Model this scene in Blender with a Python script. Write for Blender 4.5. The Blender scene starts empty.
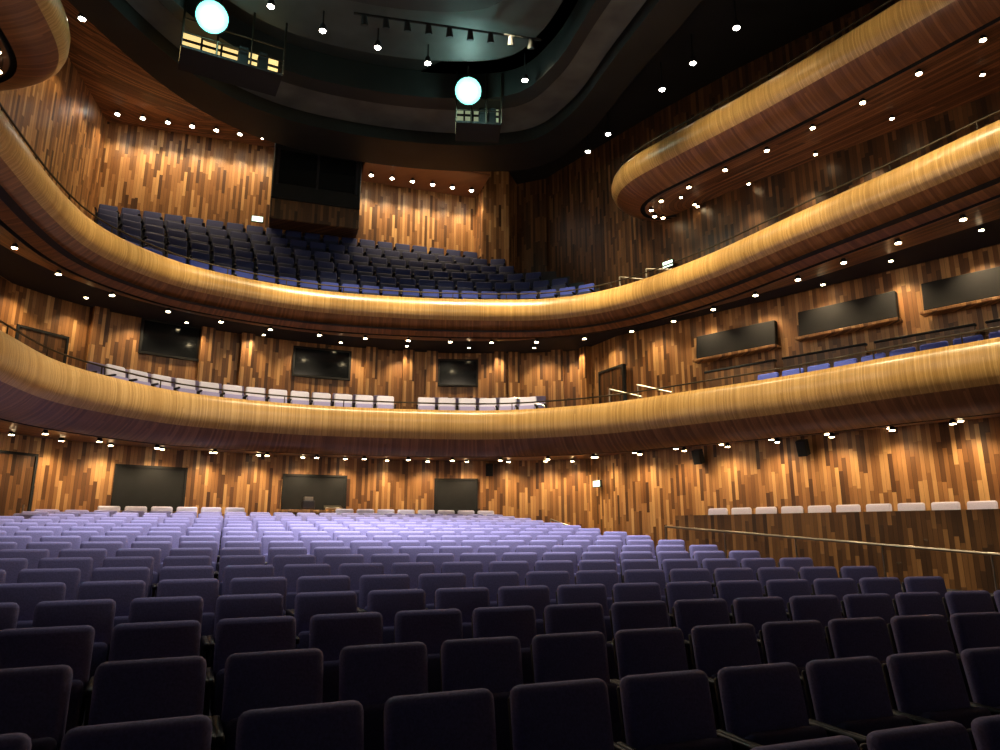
import bpy, bmesh, math, random
from mathutils import Vector, Matrix
random.seed(7)
scene = bpy.context.scene
scene.view_settings.view_transform = 'Standard'
H = 1.8
# ---------------------------------------------------------------- nodes
def newmat(name):
    m = bpy.data.materials.new(name); m.use_nodes = True
    nt = m.node_tree; b = nt.nodes['Principled BSDF']
    return m, nt, b
def N(nt, t, **kw):
    n = nt.nodes.new(t)
    for k, v in kw.items(): setattr(n, k, v)
    return n
def math_(nt, op, a, b=None, c=None):
    n = N(nt, 'ShaderNodeMath', operation=op)
    for i, x in enumerate((a, b, c)):
        if x is None: continue
        if isinstance(x, (int, float)): n.inputs[i].default_value = x
        else: nt.links.new(x, n.inputs[i])
    return n.outputs[0]
def ramp(nt, fac, cols):
    r = N(nt, 'ShaderNodeValToRGB')
    els = r.color_ramp.elements
    while len(els) < len(cols): els.new(0.5)
    for e, (p, c) in zip(els, cols):
        e.position = p; e.color = (*c, 1)
    nt.links.new(fac, r.inputs[0]); return r.outputs[0]
def plank(name, w, L, cols, swap=False, rough=0.4, gap=0.06, grain=0.35, relief=0.0, bump=.6):
    m, nt, b = newmat(name)
    uv = N(nt, 'ShaderNodeUVMap'); sp = N(nt, 'ShaderNodeSeparateXYZ')
    nt.links.new(uv.outputs[0], sp.inputs[0])
    U, V = (sp.outputs[1], sp.outputs[0]) if swap else (sp.outputs[0], sp.outputs[1])
    us = math_(nt, 'DIVIDE', U, w); iu = math_(nt, 'FLOOR', us); fu = math_(nt, 'FRACT', us)
    w1 = N(nt, 'ShaderNodeTexWhiteNoise', noise_dimensions='1D'); nt.links.new(iu, w1.inputs['W'])
    vv = math_(nt, 'ADD', math_(nt, 'DIVIDE', V, L), math_(nt, 'MULTIPLY', w1.outputs[0], 7.3))
    iv = math_(nt, 'FLOOR', vv)
    cb = N(nt, 'ShaderNodeCombineXYZ'); nt.links.new(iu, cb.inputs[0]); nt.links.new(iv, cb.inputs[1])
    w2 = N(nt, 'ShaderNodeTexWhiteNoise', noise_dimensions='2D'); nt.links.new(cb.outputs[0], w2.inputs[0])
    col = ramp(nt, w2.outputs[0], cols)
    gc = N(nt, 'ShaderNodeCombineXYZ')
    nt.links.new(math_(nt, 'MULTIPLY', U, 60.0), gc.inputs[0])
    nt.links.new(math_(nt, 'ADD', math_(nt, 'MULTIPLY', V, 2.5), math_(nt, 'MULTIPLY', w2.outputs[0], 30)), gc.inputs[1])
    nz = N(nt, 'ShaderNodeTexNoise'); nz.inputs['Scale'].default_value = 1.0; nz.inputs['Detail'].default_value = 4
    nt.links.new(gc.outputs[0], nz.inputs['Vector'])
    g = math_(nt, 'MULTIPLY_ADD', nz.outputs[0], grain*2, 1-grain)
    gp = math_(nt, 'GREATER_THAN', fu, gap)
    g = math_(nt, 'MULTIPLY', g, math_(nt, 'MULTIPLY_ADD', gp, 0.7, 0.3))
    mx = N(nt, 'ShaderNodeVectorMath', operation='SCALE'); nt.links.new(col, mx.inputs[0]); nt.links.new(g, mx.inputs['Scale'])
    nt.links.new(mx.outputs[0], b.inputs['Base Color'])
    b.inputs['Roughness'].default_value = rough
    bp = N(nt, 'ShaderNodeBump'); bp.inputs['Strength'].default_value = bump; bp.inputs['Distance'].default_value = 0.02
    hh = math_(nt, 'ADD', math_(nt, 'MULTIPLY', gp, 0.6), math_(nt, 'MULTIPLY', w2.outputs[0], relief))
    nt.links.new(hh, bp.inputs['Height']); nt.links.new(bp.outputs[0], b.inputs['Normal'])
    return m
def plain(name, col, rough=0.5, metal=0, noise=0.0, scale=30):
    m, nt, b = newmat(name)
    b.inputs['Roughness'].default_value = rough; b.inputs['Metallic'].default_value = metal
    tc = N(nt, 'ShaderNodeTexCoord'); nz = N(nt, 'ShaderNodeTexNoise'); nz.inputs['Scale'].default_value = scale
    nt.links.new(tc.outputs['Object'], nz.inputs['Vector'])
    c = ramp(nt, nz.outputs[0], [(0.3, tuple(x*(1-noise) for x in col)), (0.7, tuple(min(1, x*(1+noise)) for x in col))])
    nt.links.new(c, b.inputs['Base Color'])
    return m
def emis(name, col, s):
    m, nt, b = newmat(name)
    b.inputs['Base Color'].default_value = (*col, 1)
    b.inputs['Emission Color'].default_value = (*col, 1); b.inputs['Emission Strength'].default_value = s
    return m
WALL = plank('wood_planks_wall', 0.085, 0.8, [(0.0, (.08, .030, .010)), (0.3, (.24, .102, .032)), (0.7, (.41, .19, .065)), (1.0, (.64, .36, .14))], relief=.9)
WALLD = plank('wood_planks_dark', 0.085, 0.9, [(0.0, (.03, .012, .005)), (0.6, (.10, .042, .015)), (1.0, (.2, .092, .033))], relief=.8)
SOFF = plank('wood_boards_soffit', 0.11, 2.4, [(0.0, (.10, .040, .018)), (0.5, (.26, .108, .045)), (1.0, (.42, .19, .08))], swap=True, rough=.35, gap=.14)
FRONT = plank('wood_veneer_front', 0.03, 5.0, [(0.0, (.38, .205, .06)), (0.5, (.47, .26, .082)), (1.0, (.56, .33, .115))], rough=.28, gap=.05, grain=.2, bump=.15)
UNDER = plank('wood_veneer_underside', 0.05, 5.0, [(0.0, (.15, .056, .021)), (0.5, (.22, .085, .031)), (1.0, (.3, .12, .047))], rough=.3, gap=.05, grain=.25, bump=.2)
CARPET = plain('carpet_dark', (.012, .010, .016), .9, 0, .4, 60)
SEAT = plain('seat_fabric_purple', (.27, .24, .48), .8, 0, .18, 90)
SEATL = plain('seat_fabric_pale', (.55, .52, .68), .8, 0, .12, 90)
SEATB = plain('seat_fabric_blue_unlit', (.013, .02, .10), .8, 0, .18, 90)  # gallery rear rows: blue darkened to put their dimness into the fabric
SEATR = plain('seat_fabric_royal_blue', (.045, .07, .40), .8, 0, .18, 90)
SEATU = plain('seat_base_shaded', (.08, .07, .18), .8, 0, .18, 90)  # tipped cushions darkened, shade between rows put into the fabric
SEATUB = plain('seat_base_shaded_blue', (.008, .012, .05), .8, 0, .18, 90)  # blue cushions, row shade in their colour too
SHELL = plain('seat_shell_dark', (.016, .013, .018), .45, 0, .2, 10)
BLACK = plain('black_paint', (.006, .006, .007), .8, 0, .2, 5)
GLASS = plain('dark_glass', (.006, .007, .008), .12, 0, .2, 5)
CEILG = plain('ceiling_grey', (.085, .09, .084), .6, 0, .3, 1.5)
CEILM = plain('ceiling_charcoal', (.034, .037, .034), .6, 0, .3, 1.5)
CEILD = plain('ceiling_dark', (.010, .010, .009), .6, 0, .3, 1.2)
STEEL = plain('steel_rail', (.35, .30, .24), .35, 1, .1, 10)
RAIL = plain('bronze_rail', (.07, .055, .04), .45, 1, .1, 10)
LAMP = emis('lamp_warm', (1, .78, .45), 36)
LAMPW = emis('lamp_white', (1, .93, .8), 45)
LAMPC = emis('lamp_cool', (.8, 1, .96), 60)
HALO = emis('lamp_halo_cyan', (.22, .9, .76), .8)  # glowing disc that imitates the glare halo around the spotlight lens
EXIT = emis('exit_sign_glow', (.75, 1, .8), 2)
BOOTH = emis('booth_glow', (1, .72, .28), 1.1)
BOOTHD = emis('booth_glow_dim', (.7, .8, .5), .3)
# ---------------------------------------------------------------- mesh builder
class MB:
    def __init__(s): s.v=[]; s.f=[]; s.m=[]; s.uv=[]; s.mats=[]
    def mi(s, mat):
        if mat not in s.mats: s.mats.append(mat)
        return s.mats.index(mat)
    def face(s, vs, mat, uv=None):
        b=len(s.v); s.v += [tuple(p) for p in vs]; s.f.append(list(range(b,b+len(vs)))); s.m.append(s.mi(mat))
        s.uv.append(uv or [(p[0]+p[1], p[2]) for p in vs])
    def bm(s, bm_, M, mat):
        b=len(s.v); k=s.mi(mat); bm_.verts.ensure_lookup_table()
        loc=[v.co.copy() for v in bm_.verts]
        s.v += [tuple(M@c) for c in loc]
        for f in bm_.faces:
            ids=[v.index for v in f.verts]; s.f.append([b+i for i in ids]); s.m.append(k)
            s.uv.append([(loc[i].x+loc[i].y, loc[i].z) for i in ids])
        bm_.free()
    def box(s, loc, size, mat, rz=0, rx=0, bev=0.0, seg=2):
        b=bmesh.new(); bmesh.ops.create_cube(b, size=1)
        for v in b.verts: v.co = Vector((v.co.x*size[0], v.co.y*size[1], v.co.z*size[2]))
        if bev>0: bmesh.ops.bevel(b, geom=list(b.edges), offset=bev, segments=seg, affect='EDGES', profile=.5)
        b.verts.index_update()
        M=Matrix.Translation(loc)@Matrix.Rotation(rz,4,'Z')@Matrix.Rotation(rx,4,'X')
        s.bm(b, M, mat)
    def cone(s, loc, r1, r2, h, mat, seg=10, M2=None):
        b=bmesh.new(); bmesh.ops.create_cone(b, cap_ends=True, segments=seg, radius1=r1, radius2=r2, depth=h)
        b.verts.index_update()
        M=Matrix.Translation(loc)
        if M2 is not None: M=M@M2
        s.bm(b, M, mat)
    def ball(s, loc, r, mat):
        b=bmesh.new(); bmesh.ops.create_uvsphere(b, u_segments=16, v_segments=10, radius=r); b.verts.index_update()
        s.bm(b, Matrix.Translation(loc), mat)
    def tube(s, p, q, r, mat, seg=8):
        p=Vector(p); q=Vector(q); d=q-p
        s.cone((p+q)/2, r, r, d.length, mat, seg, d.to_track_quat('Z','Y').to_matrix().to_4x4())
    def obj(s, name, parent=None, smooth=False):
        me=bpy.data.meshes.new(name); me.from_pydata(s.v, [], s.f)
        for m in s.mats: me.materials.append(m)
        ul=me.uv_layers.new(name='UVMap'); flat=[]
        for u in s.uv:
            for a in u: flat += [a[0], a[1]]
        ul.data.foreach_set('uv', flat)
        me.polygons.foreach_set('material_index', s.m)
        if smooth: me.polygons.foreach_set('use_smooth', [True]*len(s.f))
        me.update()
        o=bpy.data.objects.new(name, me); scene.collection.objects.link(o)
        if parent: o.parent=parent
        return o
def empty(name):
    e=bpy.data.objects.new(name, None); scene.collection.objects.link(e); return e
# ---------------------------------------------------------------- curves
def catmull(P, sub=12):
    P=[Vector(p) for p in P]; Q=[P[0]*2-P[1]]+P+[P[-1]*2-P[-2]]; out=[]
    for i in range(1,len(Q)-2):
        for k in range(sub):
            t=k/sub; a,b,c,d=Q[i-1],Q[i],Q[i+1],Q[i+2]
            out.append(.5*((2*b)+(c-a)*t+(2*a-5*b+4*c-d)*t*t+(3*b-a-3*c+d)*t*t*t))
    out.append(P[-1]); return out
def poly(P): return [Vector(p) for p in P]
def length(C): return sum((C[i+1]-C[i]).length for i in range(len(C)-1))
def at(C, d):
    for i in range(len(C)-1):
        L=(C[i+1]-C[i]).length
        if d<=L or i==len(C)-2: return C[i].lerp(C[i+1], d/L), (C[i+1]-C[i]).normalized()
        d-=L
def resample(C, n):
    L=length(C); return [at(C, L*i/(n-1))[0] for i in range(n)]
def normals(C):
    out=[]
    for i in range(len(C)):
        t=(C[min(i+1,len(C)-1)]-C[max(i-1,0)]).normalized(); out.append(Vector((t.y,-t.x)))
    return out   # toward the hall
def bearing(C, r):
    """station on a wall line at compass bearing X/Y=r from the stage corner"""
    for i in range(len(C)-1):
        a,b=C[i],C[i+1]; fa=a.x-r*a.y; fb=b.x-r*b.y
        if a.y>0 and fa<=0<=fb:
            k=fa/(fa-fb) if fa!=fb else 0
            t=(b-a).normalized(); return a.lerp(b,k), t
def loft(mb, C, prof, mat):
    n=normals(C); us=[0]
    for i in range(1,len(C)): us.append(us[-1]+(C[i]-C[i-1]).length)
    pv=[0]
    for i in range(1,len(prof)): pv.append(pv[-1]-math.dist(prof[i],prof[i-1]))
    base=len(mb.v); m=len(prof); k=mb.mi(mat)
    for i,c in enumerate(C):
        for d,z in prof:
            p=c-n[i]*d; mb.v.append((p.x,p.y,z))
    for i in range(len(C)-1):
        for j in range(m-1):
            a=base+i*m+j; mb.f.append([a,a+m,a+m+1,a+1]); mb.m.append(k)
            mb.uv.append([(us[i],pv[j]),(us[i+1],pv[j]),(us[i+1],pv[j+1]),(us[i],pv[j+1])])
def strip(mb, A, B, za, zb, mat, n=90, cross=6):
    A=resample(A,n); B=resample(B,n); us=[0]
    for i in range(1,n): us.append(us[-1]+(A[i]-A[i-1]).length)
    base=len(mb.v); k=mb.mi(mat)
    ws=[(A[i]-B[i]).length for i in range(n)]
    for i in range(n):
        for j in range(cross+1):
            t=j/cross; p=A[i].lerp(B[i],t); mb.v.append((p.x,p.y,za+(zb-za)*t))
    for i in range(n-1):
        for j in range(cross):
            a=base+i*(cross+1)+j; mb.f.append([a,a+cross+1,a+cross+2,a+1]); mb.m.append(k)
            w=ws[i]; w2=ws[i+1]
            mb.uv.append([(us[i],w*j/cross),(us[i+1],w2*j/cross),(us[i+1],w2*(j+1)/cross),(us[i],w*(j+1)/cross)])
def offs(C, d):
    n=normals(C); return [c-n[i]*d for i,c in enumerate(C)]
def spot(name, loc, target, power, angle, col=(1,.75,.43), blend=.6, size=.06, parent=None):
    l=bpy.data.lights.new(name,'SPOT'); l.energy=power; l.spot_size=math.radians(angle); l.spot_blend=blend
    l.color=col; l.shadow_soft_size=size
    o=bpy.data.objects.new(name,l); scene.collection.objects.link(o); o.location=loc
    o.rotation_euler=(Vector(target)-Vector(loc)).to_track_quat('-Z','Y').to_euler()
    if parent: o.parent=parent
    return o
def point(name, loc, power, col, size=1.0):
    l=bpy.data.lights.new(name,'POINT'); l.energy=power; l.color=col; l.shadow_soft_size=size
    o=bpy.data.objects.new(name,l); o.location=loc; scene.collection.objects.link(o); return o
def downlight(mb, x, y, z, mat=None, s=1.0):
    mb.cone((x,y,z-.045*s), .075*s, .035*s, .09*s, BLACK, 10)
    mb.cone((x,y,z-.095*s), .05*s, .055*s, .012*s, mat or LAMP, 10)
# ---------------------------------------------------------------- plan of the hall
FB1=catmull([(-6.9,1),(-7.2,4.5),(-7.7,8),(-8.22,11.05),(-8.56,13.2),(-8.13,15.0),(-7.2,16.5),(-5.17,17.8),(-2.69,18.5),(0,18.7),(2.56,17.7),(4.63,15.9),(6.26,14.24),(7.48,12.67),(8.75,11.2),(10.4,9.2),(12,7),(13.2,4.5)])
FB2=catmull([(-6.5,1),(-6.9,4.5),(-7.3,8),(-7.9,10.2),(-8.4,12.2),(-8.55,13.8),(-8.15,15.2),(-7.3,16.4),(-5.3,17.75),(-2.8,18.45),(0,18.7),(1.67,18.5),(3.2,17.6),(4.77,15.65),(6.13,13.2),(7.16,11.4),(7.95,9.93),(9.2,7.8),(10.8,4.5)])
LW=catmull([(-11.2,1),(-11.4,5),(-11.5,9),(-11.6,13),(-10.9,16),(-9.3,18),(-6,20.2),(-2.5,21.4),(.6,21.6)])+poly([(2.6,21.2),(3.4,19.6),(6.4,16.6),(9.7,13.2),(12.4,10.2),(14.6,7),(16,4),(17,1)])
UW=poly([(-9.8,1),(-10.2,6),(-10.8,12),(-11.3,16),(-11.9,19),(-.9,22.6),(-.6,22.0),(.3,22.1),(.6,23),(1.6,22.6),(3.2,20.5),(4.6,18.7),(6.4,16.6),(9.7,13.2),(12.4,10.2),(14.6,7),(16,4),(17,1)])
# ---------------------------------------------------------------- hall frame
ang=math.atan2(.36,.933); R_=Vector((math.cos(ang),math.sin(ang))); A_=Vector((-math.sin(ang),math.cos(ang)))
def hall(l,s): return R_*(l+2.5)+A_*s
def fz(l,s): return max(0,.075*(s+l*l/80))
mb=MB()
ls=[-12+i*1.0 for i in range(31)]; ss=[-8+j*1.0 for j in range(34)]
for i in range(len(ls)-1):
    for j in range(len(ss)-1):
        q=[(ls[i],ss[j]),(ls[i+1],ss[j]),(ls[i+1],ss[j+1]),(ls[i],ss[j+1])]
        mb.face([(*hall(*a),fz(*a)) for a in q], CARPET)
mb.obj('floor')
# ---------------------------------------------------------------- walls
mb=MB(); loft(mb, LW, [(0,7.65),(0,6),(0,4.2),(0,2),(0,-.2)], WALL); mb.obj('wall_stalls')
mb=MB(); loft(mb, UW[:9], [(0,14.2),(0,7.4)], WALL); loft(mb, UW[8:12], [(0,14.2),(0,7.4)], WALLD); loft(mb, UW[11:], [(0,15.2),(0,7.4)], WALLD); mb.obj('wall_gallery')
# ---------------------------------------------------------------- balconies
def front_profile(top,bot):
    h=top-bot
    return [(.22,top-.25),(.2,top),(.0,top),(-.06,top-.1*h),(-.1,top-.25*h),(-.1,top-.42*h),(-.05,top-.56*h),(.04,top-.66*h)],\
           [(.04,top-.66*h),(.16,top-.77*h),(.32,top-.87*h),(.5,top-.95*h),(.66,bot)]
def balcony(F, W, top, bot, rise, rail=True):
    e=empty('balcony'); pa,pb=front_profile(top,bot)
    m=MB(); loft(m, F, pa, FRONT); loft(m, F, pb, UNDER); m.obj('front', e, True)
    m=MB(); loft(m, F, [(.64,bot+.01),(.66,bot+.08),(.76,bot+.08),(.78,bot)], BLACK); m.obj('shadow_gap', e)
    m=MB(); strip(m, offs(F,.77), W, bot, bot+rise, SOFF); m.obj('soffit', e)
    if rail:
        m=MB(); C=offs(F,.1); z=top+.2; L=length(C); n=int(L/.5)
        P=[at(C,L*i/n)[0] for i in range(n+1)]
        for i in range(n): m.tube((*P[i],z),(*P[i+1],z),.02,RAIL,6)
        for i in range(0,n,3): m.tube((*P[i],top-.02),(*P[i],z),.014,RAIL,6)
        m.obj('handrail', e)
    return e
b1=balcony(FB1, LW, H+3.27, H+2.08, .12)
b2=balcony(FB2, LW, H+6.42, H+5.5, .28)
F3R=catmull([(5.2,19.0),(4.4,19.1),(3.6,18.7),(3.2,17.8),(3.4,16.8),(4.3,15.5),(5.74,13.6),(7.42,11.1),(9.2,8.2),(11,5),(12.6,1.5)])
W3R=poly([(4.7,18.8),(5.2,18.0),(6.4,16.6),(9.7,13.2),(12.4,10.2),(14.6,7),(16,4),(16.8,1.5)])
F3L=catmull([(-6.8,1),(-7.2,5),(-7.65,8.5),(-7.95,10.4),(-8.45,11.8),(-9.4,12.6),(-11.0,12.9)])
W3L=poly([(-9.8,1),(-10.2,6),(-10.6,10),(-10.8,12),(-10.95,13.1)])
b3=balcony(F3R, W3R, H+9.64, H+8.72, .1)
b4=balcony(F3L, W3L, H+9.62, H+8.55, .1)
m=MB(); strip(m, offs(FB1,.2), LW, H+2.35, H+2.5, CARPET); m.obj('deck', b1)
m=MB(); strip(m, offs(FB2,.2), [Vector(p) for p in UW[:5]]+[Vector((-.9,22.6)),Vector((1.6,22.6))]+UW[10:], H+5.58, H+5.62, CARPET, n=160); m.obj('deck', b2)
# ---------------------------------------------------------------- soffit lights
lampE=empty('soffit_downlights')
def row(C, d, gap, z, name, s=1, mat=None):
    m=MB(); L=length(C); x=gap*.5; pts=[]
    while x<L:
        p,t=at(C,x); n=Vector((t.y,-t.x)); q=p+n*d
        downlight(m,q.x,q.y,z,mat,s); pts.append((q,n)); x+=gap
    m.obj(name, lampE); return pts
for k,(q,n) in enumerate(row(FB1,-.95,1.15,H+2.1,'lamp_row_b1_front')):
    if -9<q.x<3 and q.y>14 and k%2==0: spot('seat_downlight',(q.x,q.y,H+1.95),(q.x,q.y,0),90,110,(1,.92,.8),parent=lampE,blend=.8)
row(FB2,-.95,1.15,H+5.52,'lamp_row_b2_front')
row(FB2,-2.0,1.7,H+5.62,'lamp_row_b2_mid',.8)
row(F3R,-.95,1.1,H+8.73,'lamp_row_b3_front')
row(F3R,-2.1,1.7,H+8.76,'lamp_row_b3_mid',.8)
row(F3L,-.9,1.1,H+8.57,'lamp_row_b3_left')
for (q,n) in row(LW,.55,1.25,H+2.2,'lamp_row_b1_wall'):
    if q.y>7: spot('wall_washer',(q.x,q.y,H+2.05),(q.x-n.x*.3,q.y-n.y*.3,H),100,130,parent=lampE,blend=.9)
for (q,n) in row(LW,.5,1.5,H+5.74,'lamp_row_b2_wall'):
    if q.y>7: spot('wall_washer',(q.x,q.y,H+5.6),(q.x-n.x*.35,q.y-n.y*.35,H+3),165,105,parent=lampE,blend=.8)
m=MB(); G0=Vector((-11.9,19)); G1=Vector((-.9,22.6)); gd=(G1-G0).normalized(); gn=Vector((gd.y,-gd.x))
for k in range(17):
    d=.4+k*.68
    if 5.0<d<7.5: continue
    zz=14.0 if d<6 else 13.3
    q=G0+gd*d+gn*.7; downlight(m,q.x,q.y,zz,LAMPW,1.2)
    spot('gallery_washer',(q.x,q.y,zz-.15),(q.x-gn.x*.5,q.y-gn.y*.5,zz-3),115,100,parent=lampE)
m.obj('lamp_row_gallery', lampE)
for k in range(6):
    p,t=at(poly([(6.0,17.0),(9.7,13.2),(12.4,10.2)]),.6+k*1.45); n=Vector((t.y,-t.x)); q=p+n*.5
    spot('box_washer',(q.x,q.y,H+8.5),(q.x-n.x*.3,q.y-n.y*.3,H+6.5),80,80,parent=lampE)
for (x,y) in [(-10.2,13.8),(-10.6,15.6),(-11,17.2)]:
    spot('side_washer',(x+.2,y,13.8),(x-.6,y,10),90,90,parent=lampE)
# ---------------------------------------------------------------- ceiling
RC=catmull([(-9.3,1),(-9.7,6),(-9.7,11),(-9.1,15),(-8.0,17.6),(-6.0,19.3),(-2.5,20.4),(.9,20.4),(2.4,18.8),(3.4,16),(4.6,12.6),(6.0,8),(7,1)])
C0=Vector((-2,5))
def sc(k): return [C0+(p-C0)*k for p in RC]
m=MB(); m.face([(-16,-1,14.05),(20,-1,14.05),(20,26,14.05),(-16,26,14.05)], CEILD); m.obj('ceiling')
ce=empty('ceiling_canopy')
m=MB(); strip(m, RC, poly([(-9.8,1),(-10.2,6),(-10.8,12),(-11.3,16),(-11.9,19),(-6.4,20.8),(-.9,22.6)]), 14.0,14.0, SOFF, n=60)
m.obj('timber_soffit', ce)
m=MB(); c=G0+gd*9.62+gn*.8; m.box((c.x,c.y,13.68),(4.05,1.7,.74),SOFF,math.atan2(gd.y,gd.x),0,.02,1); m.obj('timber_bulkhead', ce)
def ringo(k0,k1,z,zt,mat,name):
    m=MB(); strip(m, sc(k0), sc(k1), z, z, mat, cross=2)
    loft(m, sc(k0), [(0,z),(0,zt)], mat); loft(m, sc(k1), [(0,z),(0,zt)], mat)
    m.obj(name, ce)
ringo(1.0,.9,13.2,14.04,CEILD,'outer_ring')
ringo(.895,.80,13.55,14.04,CEILG,'grey_ring')
ringo(.79,.755,13.25,14.04,CEILD,'rib_ring')
ringo(.70,.58,13.75,14.04,CEILM,'inner_ring')
ringo(.56,.52,13.4,14.04,CEILD,'light_ring')
ringo(.42,.34,13.7,14.04,CEILM,'core_ring')
m=MB()
for (x,y) in [(-5.3,13.9),(-4.3,14.7),(-3.07,15.3),(-1.87,15.9),(.67,16.6),(5.7,14.6),(5.0,15.9),(4.45,17),(3.3,19.2),(2.8,20.2),(-6.5,12.8),(-9.9,14.3),(-8,10)]:
    k=.96; x*=k; y*=k
    m.tube((x,y,14.04),(x,y,13.36),.02,BLACK,6)
    m.cone((x,y,13.3),.1,.06,.16,BLACK,12); m.cone((x,y,13.215),.07,.075,.012,LAMPW,12)
for (a,b) in [((-5.2,10.5),(1.2,12.2)),((-3.4,14.0),(1.0,14.9))]:
    A=Vector(a);B=Vector(b); m.tube((*A,13.6),(*B,13.6),.03,BLACK)
    for k in range(9):
        q=A.lerp(B,(k+.5)/9); m.cone((q.x,q.y,13.45),.09,.06,.22,BLACK,10,Matrix.Rotation(.4,4,'X'))
m.obj('ceiling_downlights')
def bridge(x,y,z,rz,w,glow,name='lighting_bridge'):
    e=empty(name); m=MB(); M=Matrix.Rotation(rz,2)
    def T(a,b): v=M@Vector((a,b)); return (x+v.x,y+v.y)
    m.box((x,y,z),(w,.9,.06),BLACK,rz)
    m.box((*T(0,.45),z+.6),(w,.04,.8),glow,rz)
    for a in (-.3,-.1,.12,.33): m.box((*T(w*a,.40),z+.6),(.05,.04,.85),BLACK,rz)
    m.box((*T(0,.40),z+.75),(w,.04,.05),BLACK,rz)
    for a in [-w/2,-w/6,w/6,w/2]: m.tube((*T(a,-.45),z),(*T(a,-.45),z+1.5),.025,RAIL)
    for h in (.35,.7): m.tube((*T(-w/2,-.45),z+h),(*T(w/2,-.45),z+h),.02,RAIL)
    m.obj('platform',e)
    m=MB(); Q=Matrix.Rotation(rz,4,'Z')@Matrix.Rotation(math.radians(115),4,'X'); ax=Q.to_3x3()@Vector((0,0,1))
    c=Vector((*T(-w*.25,-.55),z+.8))
    m.cone(c,.2,.36,.5,BLACK,20,Q); m.cone(c+ax*.255,.34,.34,.02,HALO,20,Q); m.ball(c+ax*.2,.17,LAMPC)  # cyan disc is the glare halo, built as a glowing surface
    m.tube(c,(c.x,c.y,14.0),.03,BLACK)
    for a in (.1,.3): m.box((*T(w*a,-.2),z+.3),(.22,.3,.45),BLACK,rz,bev=.03)
    m.obj('spotlight',e)
    # lamp throws its cool beam sideways over the canopy, just in front of the lens
    o=point('bridge_glow',c+ax*.7,48,(.45,1,.88),.15); o.parent=e
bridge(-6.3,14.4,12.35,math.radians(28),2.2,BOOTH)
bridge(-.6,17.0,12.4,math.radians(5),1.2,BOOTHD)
# ---------------------------------------------------------------- gallery terrace
NR=7; ST=.46
fr=[p for p in offs(FB2,.3) if (p.x<0 and p.y>13.6) or (p.x>=0 and p.y>17.2)]
def grow(k, n=60):
    t=k/NR; A=resample(fr,n); B=resample(poly([(-11.75,18.2),(-11.7,18.95),(-.95,22.45),(1.5,22.4)]),n)
    return [A[i].lerp(B[i], t) for i in range(n)]
m=MB()
for k in range(NR):
    z=H+5.66+ST*k
    strip(m, grow(k), grow(k+1), z, z, CARPET, n=60, cross=1)
    g=grow(k+1)
    if k<NR-1:
        for i in range(59): m.face([(*g[i],z),(*g[i+1],z),(*g[i+1],z+ST),(*g[i],z+ST)], SHELL)
m.obj('gallery_terrace')
# ---------------------------------------------------------------- seats
def seatmesh(name, fab, fab2, bevseg=3):
    m=MB()
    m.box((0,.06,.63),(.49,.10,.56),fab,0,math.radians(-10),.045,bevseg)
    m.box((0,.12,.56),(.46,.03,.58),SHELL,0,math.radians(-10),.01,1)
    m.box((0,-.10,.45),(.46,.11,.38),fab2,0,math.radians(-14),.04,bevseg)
    for s in (-1,1):
        m.box((s*.27,-.10,.60),(.045,.42,.045),SHELL,0,0,.015,2)
        m.box((s*.27,0,.32),(.03,.24,.56),SHELL,0,0,.008,1)
    m.box((0,.0,.27),(.5,.06,.06),SHELL)
    m.box((.265,0,.02),(.07,.34,.04),SHELL); m.box((-.265,0,.02),(.07,.34,.04),SHELL)
    o=m.obj(name); me=o.data; bpy.data.objects.remove(o)
    me.polygons.foreach_set('use_smooth',[True]*len(me.polygons))
    try: me.set_sharp_from_angle(angle=math.radians(50))
    except Exception: pass
    return me
SM=seatmesh('theater_seat_mesh',SEAT,SEATU); SMB=seatmesh('theater_seat_unlit_mesh',SEATB,SEATUB)
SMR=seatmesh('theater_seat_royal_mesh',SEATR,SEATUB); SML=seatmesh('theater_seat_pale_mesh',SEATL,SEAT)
def place(me, x,y,z,rz,parent,sx=1):
    o=bpy.data.objects.new('theater_seat',me); scene.collection.objects.link(o)
    o.location=(x,y,z); o.rotation_euler=(0,0,rz); o.parent=parent; o.scale=(sx,sx,sx)
st=empty('stalls_seating')
q=19.2
while q>1.4:
    nn=20; l0=-6.3; off=.14*random.random()
    for i in range(nn):
        l=l0+i*.575+off
        s=q-l*l/80; p=hall(l,s)
        if p.y<1.2: continue
        place(SM,p.x,p.y,fz(l,s)+.0,ang-math.atan(l/40),st)
    q-=.95
m=MB()
for i in range(18):
    l=-5.1+i*.57
    if 6<=i<=9: continue       # gap in front of the sound desk
    s=19.95-l*l/45; p=hall(l,s); place(SML,p.x,p.y,fz(l,s)+.08,ang-math.atan(l/22),st)
    m.box((p.x,p.y,fz(l,s)+.03),(.6,.6,.10),CARPET,ang)
m.obj('rear_platform',st)
def seatrow(C, z, me, parent, a=0, b=1e9, gap=.575, skip=None):
    L=length(C); x=a
    while x<min(L,b):
        p,t=at(C,x)
        if not (skip and skip(p)): place(me,p.x,p.y,z,math.atan2(t.y,t.x),parent)
        x+=gap
b1s=empty('balcony_seating')
def sk1(p): return p.y<9 or (1.2<p.x) or (p.x<-8.2 and p.y<15.2) or (-3.0<p.x<-2.3)
def sk2(p): return p.x>1.2 or (p.x<0 and p.y<16) or (-3.0<p.x<-2.3)
seatrow(offs(FB1,.85), H+2.88, SML, b1s, skip=sk1)
seatrow(offs(FB1,1.7), H+3.06, SM, b1s, skip=sk2)
seatrow([p for p in offs(FB1,.85) if p.x>6 and p.y>6], H+2.70, SMR, b1s)
F1c=[p for p in FB1 if p.y>15.0 and p.x<1.6]
m=MB(); strip(m, offs(F1c,.45), offs(F1c,1.3), H+2.86,H+2.86,CARPET); m.obj('seat_riser',b1s)
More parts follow.
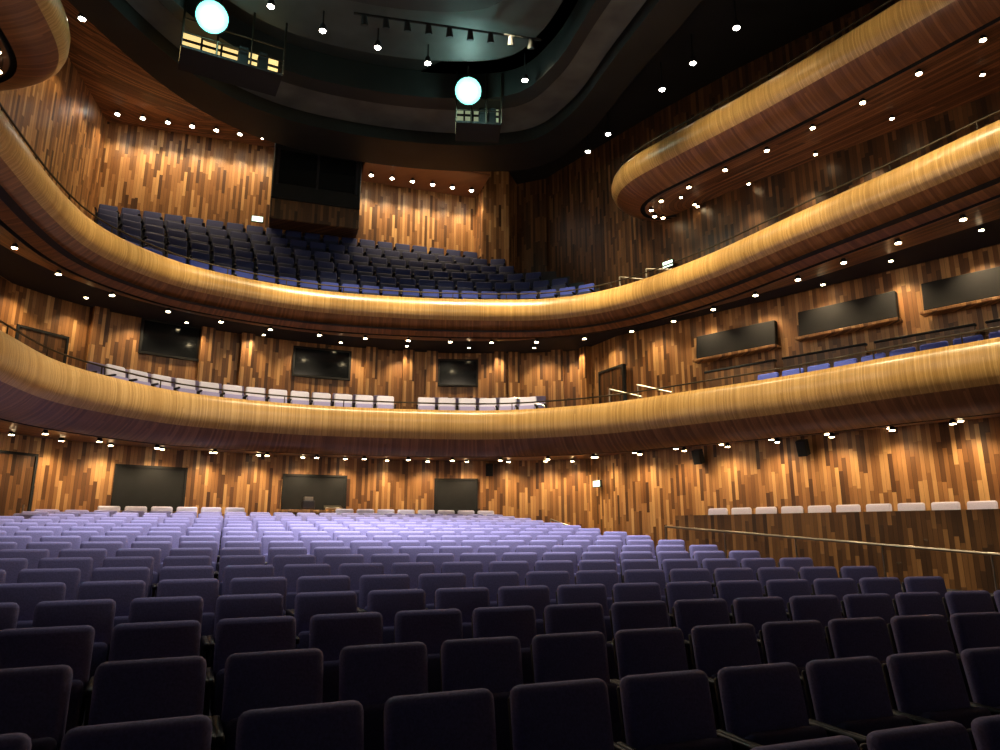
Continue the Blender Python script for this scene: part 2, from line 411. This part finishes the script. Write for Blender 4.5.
m=MB(); strip(m, offs(F1c,1.3), offs(F1c,2.1), H+3.04,H+3.04,CARPET); m.obj('seat_riser_rear',b1s)
F1r=[p for p in FB1 if p.x>5 and p.y>5]
m=MB(); strip(m, offs(F1r,.45), offs(F1r,1.3), H+2.68,H+2.68,CARPET); m.obj('seat_riser_side',b1s)
gs=empty('gallery_seating')
for k in range(NR):
    C=[a.lerp(b,.5) for a,b in zip(grow(k),grow(k+1))]
    L=length(C)
    seatrow(C,H+5.66+ST*k,SMR if k<2 else SMB,gs,a=.9,b=L-.7-.25*k)  # front rows brighter, rows behind darker: light painted into the fabric
seatrow([p for p in offs(FB2,.9) if p.x>4.2 and p.y>6],H+5.86,SML,gs,gap=.8)
m=MB(); strip(m, offs([p for p in FB2 if p.x>4 and p.y>6],.5), offs([p for p in FB2 if p.x>4 and p.y>6],1.4), H+5.85,H+5.85,CARPET); m.obj('seat_riser',gs)
# ---------------------------------------------------------------- openings and details on walls
def onwall(mb_, r, z, w, h, d, mat, C=LW, out=0, frame=None, bev=.0):
    p,t=bearing(C,r); n=Vector((t.y,-t.x)); a=math.atan2(t.y,t.x); q=p+n*(out+d/2)
    mb_.box((q.x,q.y,z),(w,d,h),mat,a,0,bev,1)
    if frame:
        for s in (-1,1):
            c=q+t*s*(w/2+.03); mb_.box((c.x,c.y,z),(.06,d+.05,h+.12),frame,a)
            mb_.box((q.x,q.y,z+s*(h/2+.03)),(w,d+.05,.06),frame,a)
    return p,t,n,a
i=1
for r,z,w,h in [(-.495,H+1.15,1.6,1.02),(-.262,H+1.14,1.7,.96),(-.062,H+1.12,1.2,.94),
                (-.487,H+5.12,1.45,.85),(-.262,H+5.0,1.6,.8),(-.062,H+4.95,1.15,.76)]:
    m=MB(); onwall(m,r,z,w,h,.04,GLASS if i>3 else BLACK,out=.03,frame=BLACK); m.obj('window_%d'%i); i+=1
p,t=bearing(LW,-.262); n=Vector((t.y,-t.x)); a=math.atan2(t.y,t.x)
m=MB(); c=p+n*.35; m.box((c.x,c.y,H+.62),(1.9,.5,.08),WALL,a,bev=.01)
c2=p+n*.3-t*.2; m.box((c2.x,c2.y,H+.8),(.35,.3,.25),SHELL,a,bev=.03); m.box((c2.x,c2.y,H+.97),(.25,.2,.12),STEEL,a,bev=.02)
c3=p+n*.3+t*.5; m.box((c3.x,c3.y,H+.72),(.5,.3,.1),STEEL,a,.3,.02)
c4=p+n*.35; m.box((c4.x,c4.y,H+.05),(1.8,.45,1.1),WALLD,a,bev=.01)
m.obj('sound_desk')
m=MB()
for r in (-.60,-.435,-.375,-.19,-.135,-.1,.0,.02,.085,.13):
    onwall(m,r,H+4.0,.35,3.4,.22,WALL,out=0)
m.obj('trim_1')
for k,(r,z) in enumerate([(-.68,H+3.5),(.165,H+3.5),(-.70,H+.6)]):
    m=MB(); onwall(m,r,z,1.1,2.3,.06,WALLD,out=0,frame=BLACK)
    p,t=bearing(LW,r); n=Vector((t.y,-t.x)); q=p+n*.12+t*.4
    m.tube((*q,z-.35),(*q,z+.05),.02,STEEL); m.obj('door_%d'%(k+1))
# side niches: black panels stand in for their shaded depth, timber sill below
for r,z in ((.352,4.72),(.52,4.78),(.73,4.80)):
    m=MB(); p,t=bearing(LW,r); n=Vector((t.y,-t.x)); a=math.atan2(t.y,t.x); q=p+n*.12
    m.box((q.x,q.y,H+z),(2.1,.16,.62),BLACK,a,math.radians(-6),.02)
    q2=p+n*.2; m.box((q2.x,q2.y,H+z-.36),(2.2,.3,.07),WALL,a,0,.01,1)
    m.obj('niche_panel')
RB=poly([(5.4,17.0),(9.4,12.9),(12,9.8)])
for k in range(4):
    p,t=at(RB,.6+k*2.0); a=math.atan2(t.y,t.x); m=MB()
    m.box((p.x,p.y,H+3.4),(1.8,.08,1.1),WALLD,a,0,.01,1); m.box((p.x,p.y,H+3.97),(1.84,.12,.05),BLACK,a,0,.01,1); m.obj('box_partition')
for C,r,z in [(LW,.143,H+1.42),(LW,.128,H+4.85),(UW,-.374,H+9.6),(UW,.26,H+7.35)]:
    m=MB(); p,t=bearing(C,r); n=Vector((t.y,-t.x)); a=math.atan2(t.y,t.x); q=p+n*.12
    m.box((q.x,q.y,z),(.36,.07,.2),BLACK,a,0,.01,1); q=p+n*.16; m.box((q.x,q.y,z),(.32,.02,.16),EXIT,a); m.obj('exit_sign')
p=G0+gd*6.2+gn*.45; a=math.atan2(gd.y,gd.x); m=MB()
m.box((p.x,p.y,12.8),(2.7,.9,1.9),BLACK,a,0,.03,1)
q=p+gn*.47; m.box((q.x,q.y,12.9),(2.3,.04,1.1),GLASS,a)
for s in (-1.2,0,1.2):
    c=q+gd*s; m.box((c.x,c.y,12.9),(.07,.08,1.2),SHELL,a)
m.box((p.x,p.y,11.52),(2.7,.8,.66),WALLD,a,0,.02,1); m.obj('projection_booth')
PP=poly([(4.3,17.5),(5.8,16.0),(9.1,12.6),(11.8,9.6),(13.6,6.6)])
m=MB(); loft(m,PP,[(.12,2.24),(0,2.24),(0,1.5),(0,0)],WALLD); m.obj('box_parapet')
ss_=empty('side_box_seating')
seatrow(offs(PP,.35), 1.50, SML, ss_, a=.9, gap=.6)
m=MB(); RR=poly([(4.0,17.3),(7.6,11.9),(9.6,9.0),(10.6,6.5)])
L=length(RR); n_=22; pr=None
for k in range(n_+1):
    p,t=at(RR,L*k/n_); l=p.dot(R_)-2.5; s=p.dot(A_); z=fz(l,s)+.82
    if pr: m.tube(pr,(*p,z),.025,STEEL)
    if k%3==0: m.tube((*p,z-.82),(*p,z),.018,STEEL)
    pr=(*p,z)
m.obj('ramp_handrail')
def hoop(x,y,z,rz,w=.9,h=.95):
    m=MB(); c,s=math.cos(rz)*w,math.sin(rz)*w
    m.tube((x,y,z),(x,y,z+h),.022,STEEL); m.tube((x+c,y+s,z+.3),(x+c,y+s,z+h-.3),.022,STEEL)
    m.tube((x,y,z+h),(x+c,y+s,z+h-.3),.022,STEEL); m.tube((x,y,z+h*.6),(x+c,y+s,z+h*.35),.015,STEEL); m.obj('aisle_handrail')
hoop(2.9,18.2,H+2.45,-.6,.9,1.3); hoop(3.6,17.9,H+2.5,-.6,.9,1.3); hoop(.4,19.6,H+2.5,-.3,.9,1.3)
hoop(3.3,18.2,H+5.6,-.7,.9,1.3); hoop(3.9,17.6,H+5.6,-.7,1.1,1.3)
hoop(1.4,19.8,1.25,-.5); hoop(-10.6,15.4,1.2,.2)
for r in (-.015,.44,.29):
    m=MB(); p,t=bearing(LW,r); n=Vector((t.y,-t.x)); a=math.atan2(t.y,t.x); q=p+n*.25
    m.box((q.x,q.y,H+1.9),(.22,.22,.36),BLACK,a,.3,.02); m.tube((*p,H+1.95),(q.x,q.y,H+1.95),.02,BLACK); m.obj('loudspeaker')
# ---------------------------------------------------------------- house lighting
cool=(.95,.94,1); warm=(1,.85,.52)
for x,y,tx,ty,tz,p,an,c in [
    (-4.5,12,-5.0,13.8,.8,9000,58,cool),(-.5,12,.0,14.0,.8,10500,58,cool),(-4,7.5,-3.5,9.8,.6,1400,60,cool),(1.5,8,2.5,11,.6,700,52,cool)]:
    spot('house_spot',(x,y,13.1),(tx,ty,tz),p,an,c,.9,.2)
for d,p_ in [(11.5,1000),(14,1500),(16.8,2300),(19.5,3200),(22.5,3400),(25.5,3400),(28.2,3200),(31,3100),(34,3000),(37,2700),(40,2300)]:
    p,t=at(FB2,d); n=Vector((t.y,-t.x)); q=p+n*4.0
    spot('front_spot',(q.x,q.y,13.1),(p.x,p.y,6.4),p_,48,warm,.8,.2)
for tx,ty,p_ in [(3.3,17.5,1200),(5.7,13.7,2600),(7.4,11,3000),(9.2,8,1700)]:
    spot('front_spot',(tx-3.2,ty-3.0,13.6),(tx,ty,11.0),p_,46,warm,.8,.2)
point('hall_fill',(-1,11.5,7.5),230,(1,.8,.58))  # unseen fill lights added in mid-hall to brighten the soffits
point('hall_fill',(-2,13.5,4.2),70,(1,.85,.7))
point('hall_fill',(4,10,6.5),110,(1,.8,.58))
w=bpy.data.worlds.new('world'); scene.world=w; w.use_nodes=True
w.node_tree.nodes['Background'].inputs[0].default_value=(.42,.45,.65,1); w.node_tree.nodes['Background'].inputs[1].default_value=.013
# ---------------------------------------------------------------- camera
cam=bpy.data.cameras.new('camera'); co=bpy.data.objects.new('camera',cam); scene.collection.objects.link(co)
co.location=(0,0,H); cam.sensor_width=36; cam.lens=36*.7; cam.clip_start=.05
co.rotation_euler=(math.radians(90+12.8),0,0)
scene.camera=co
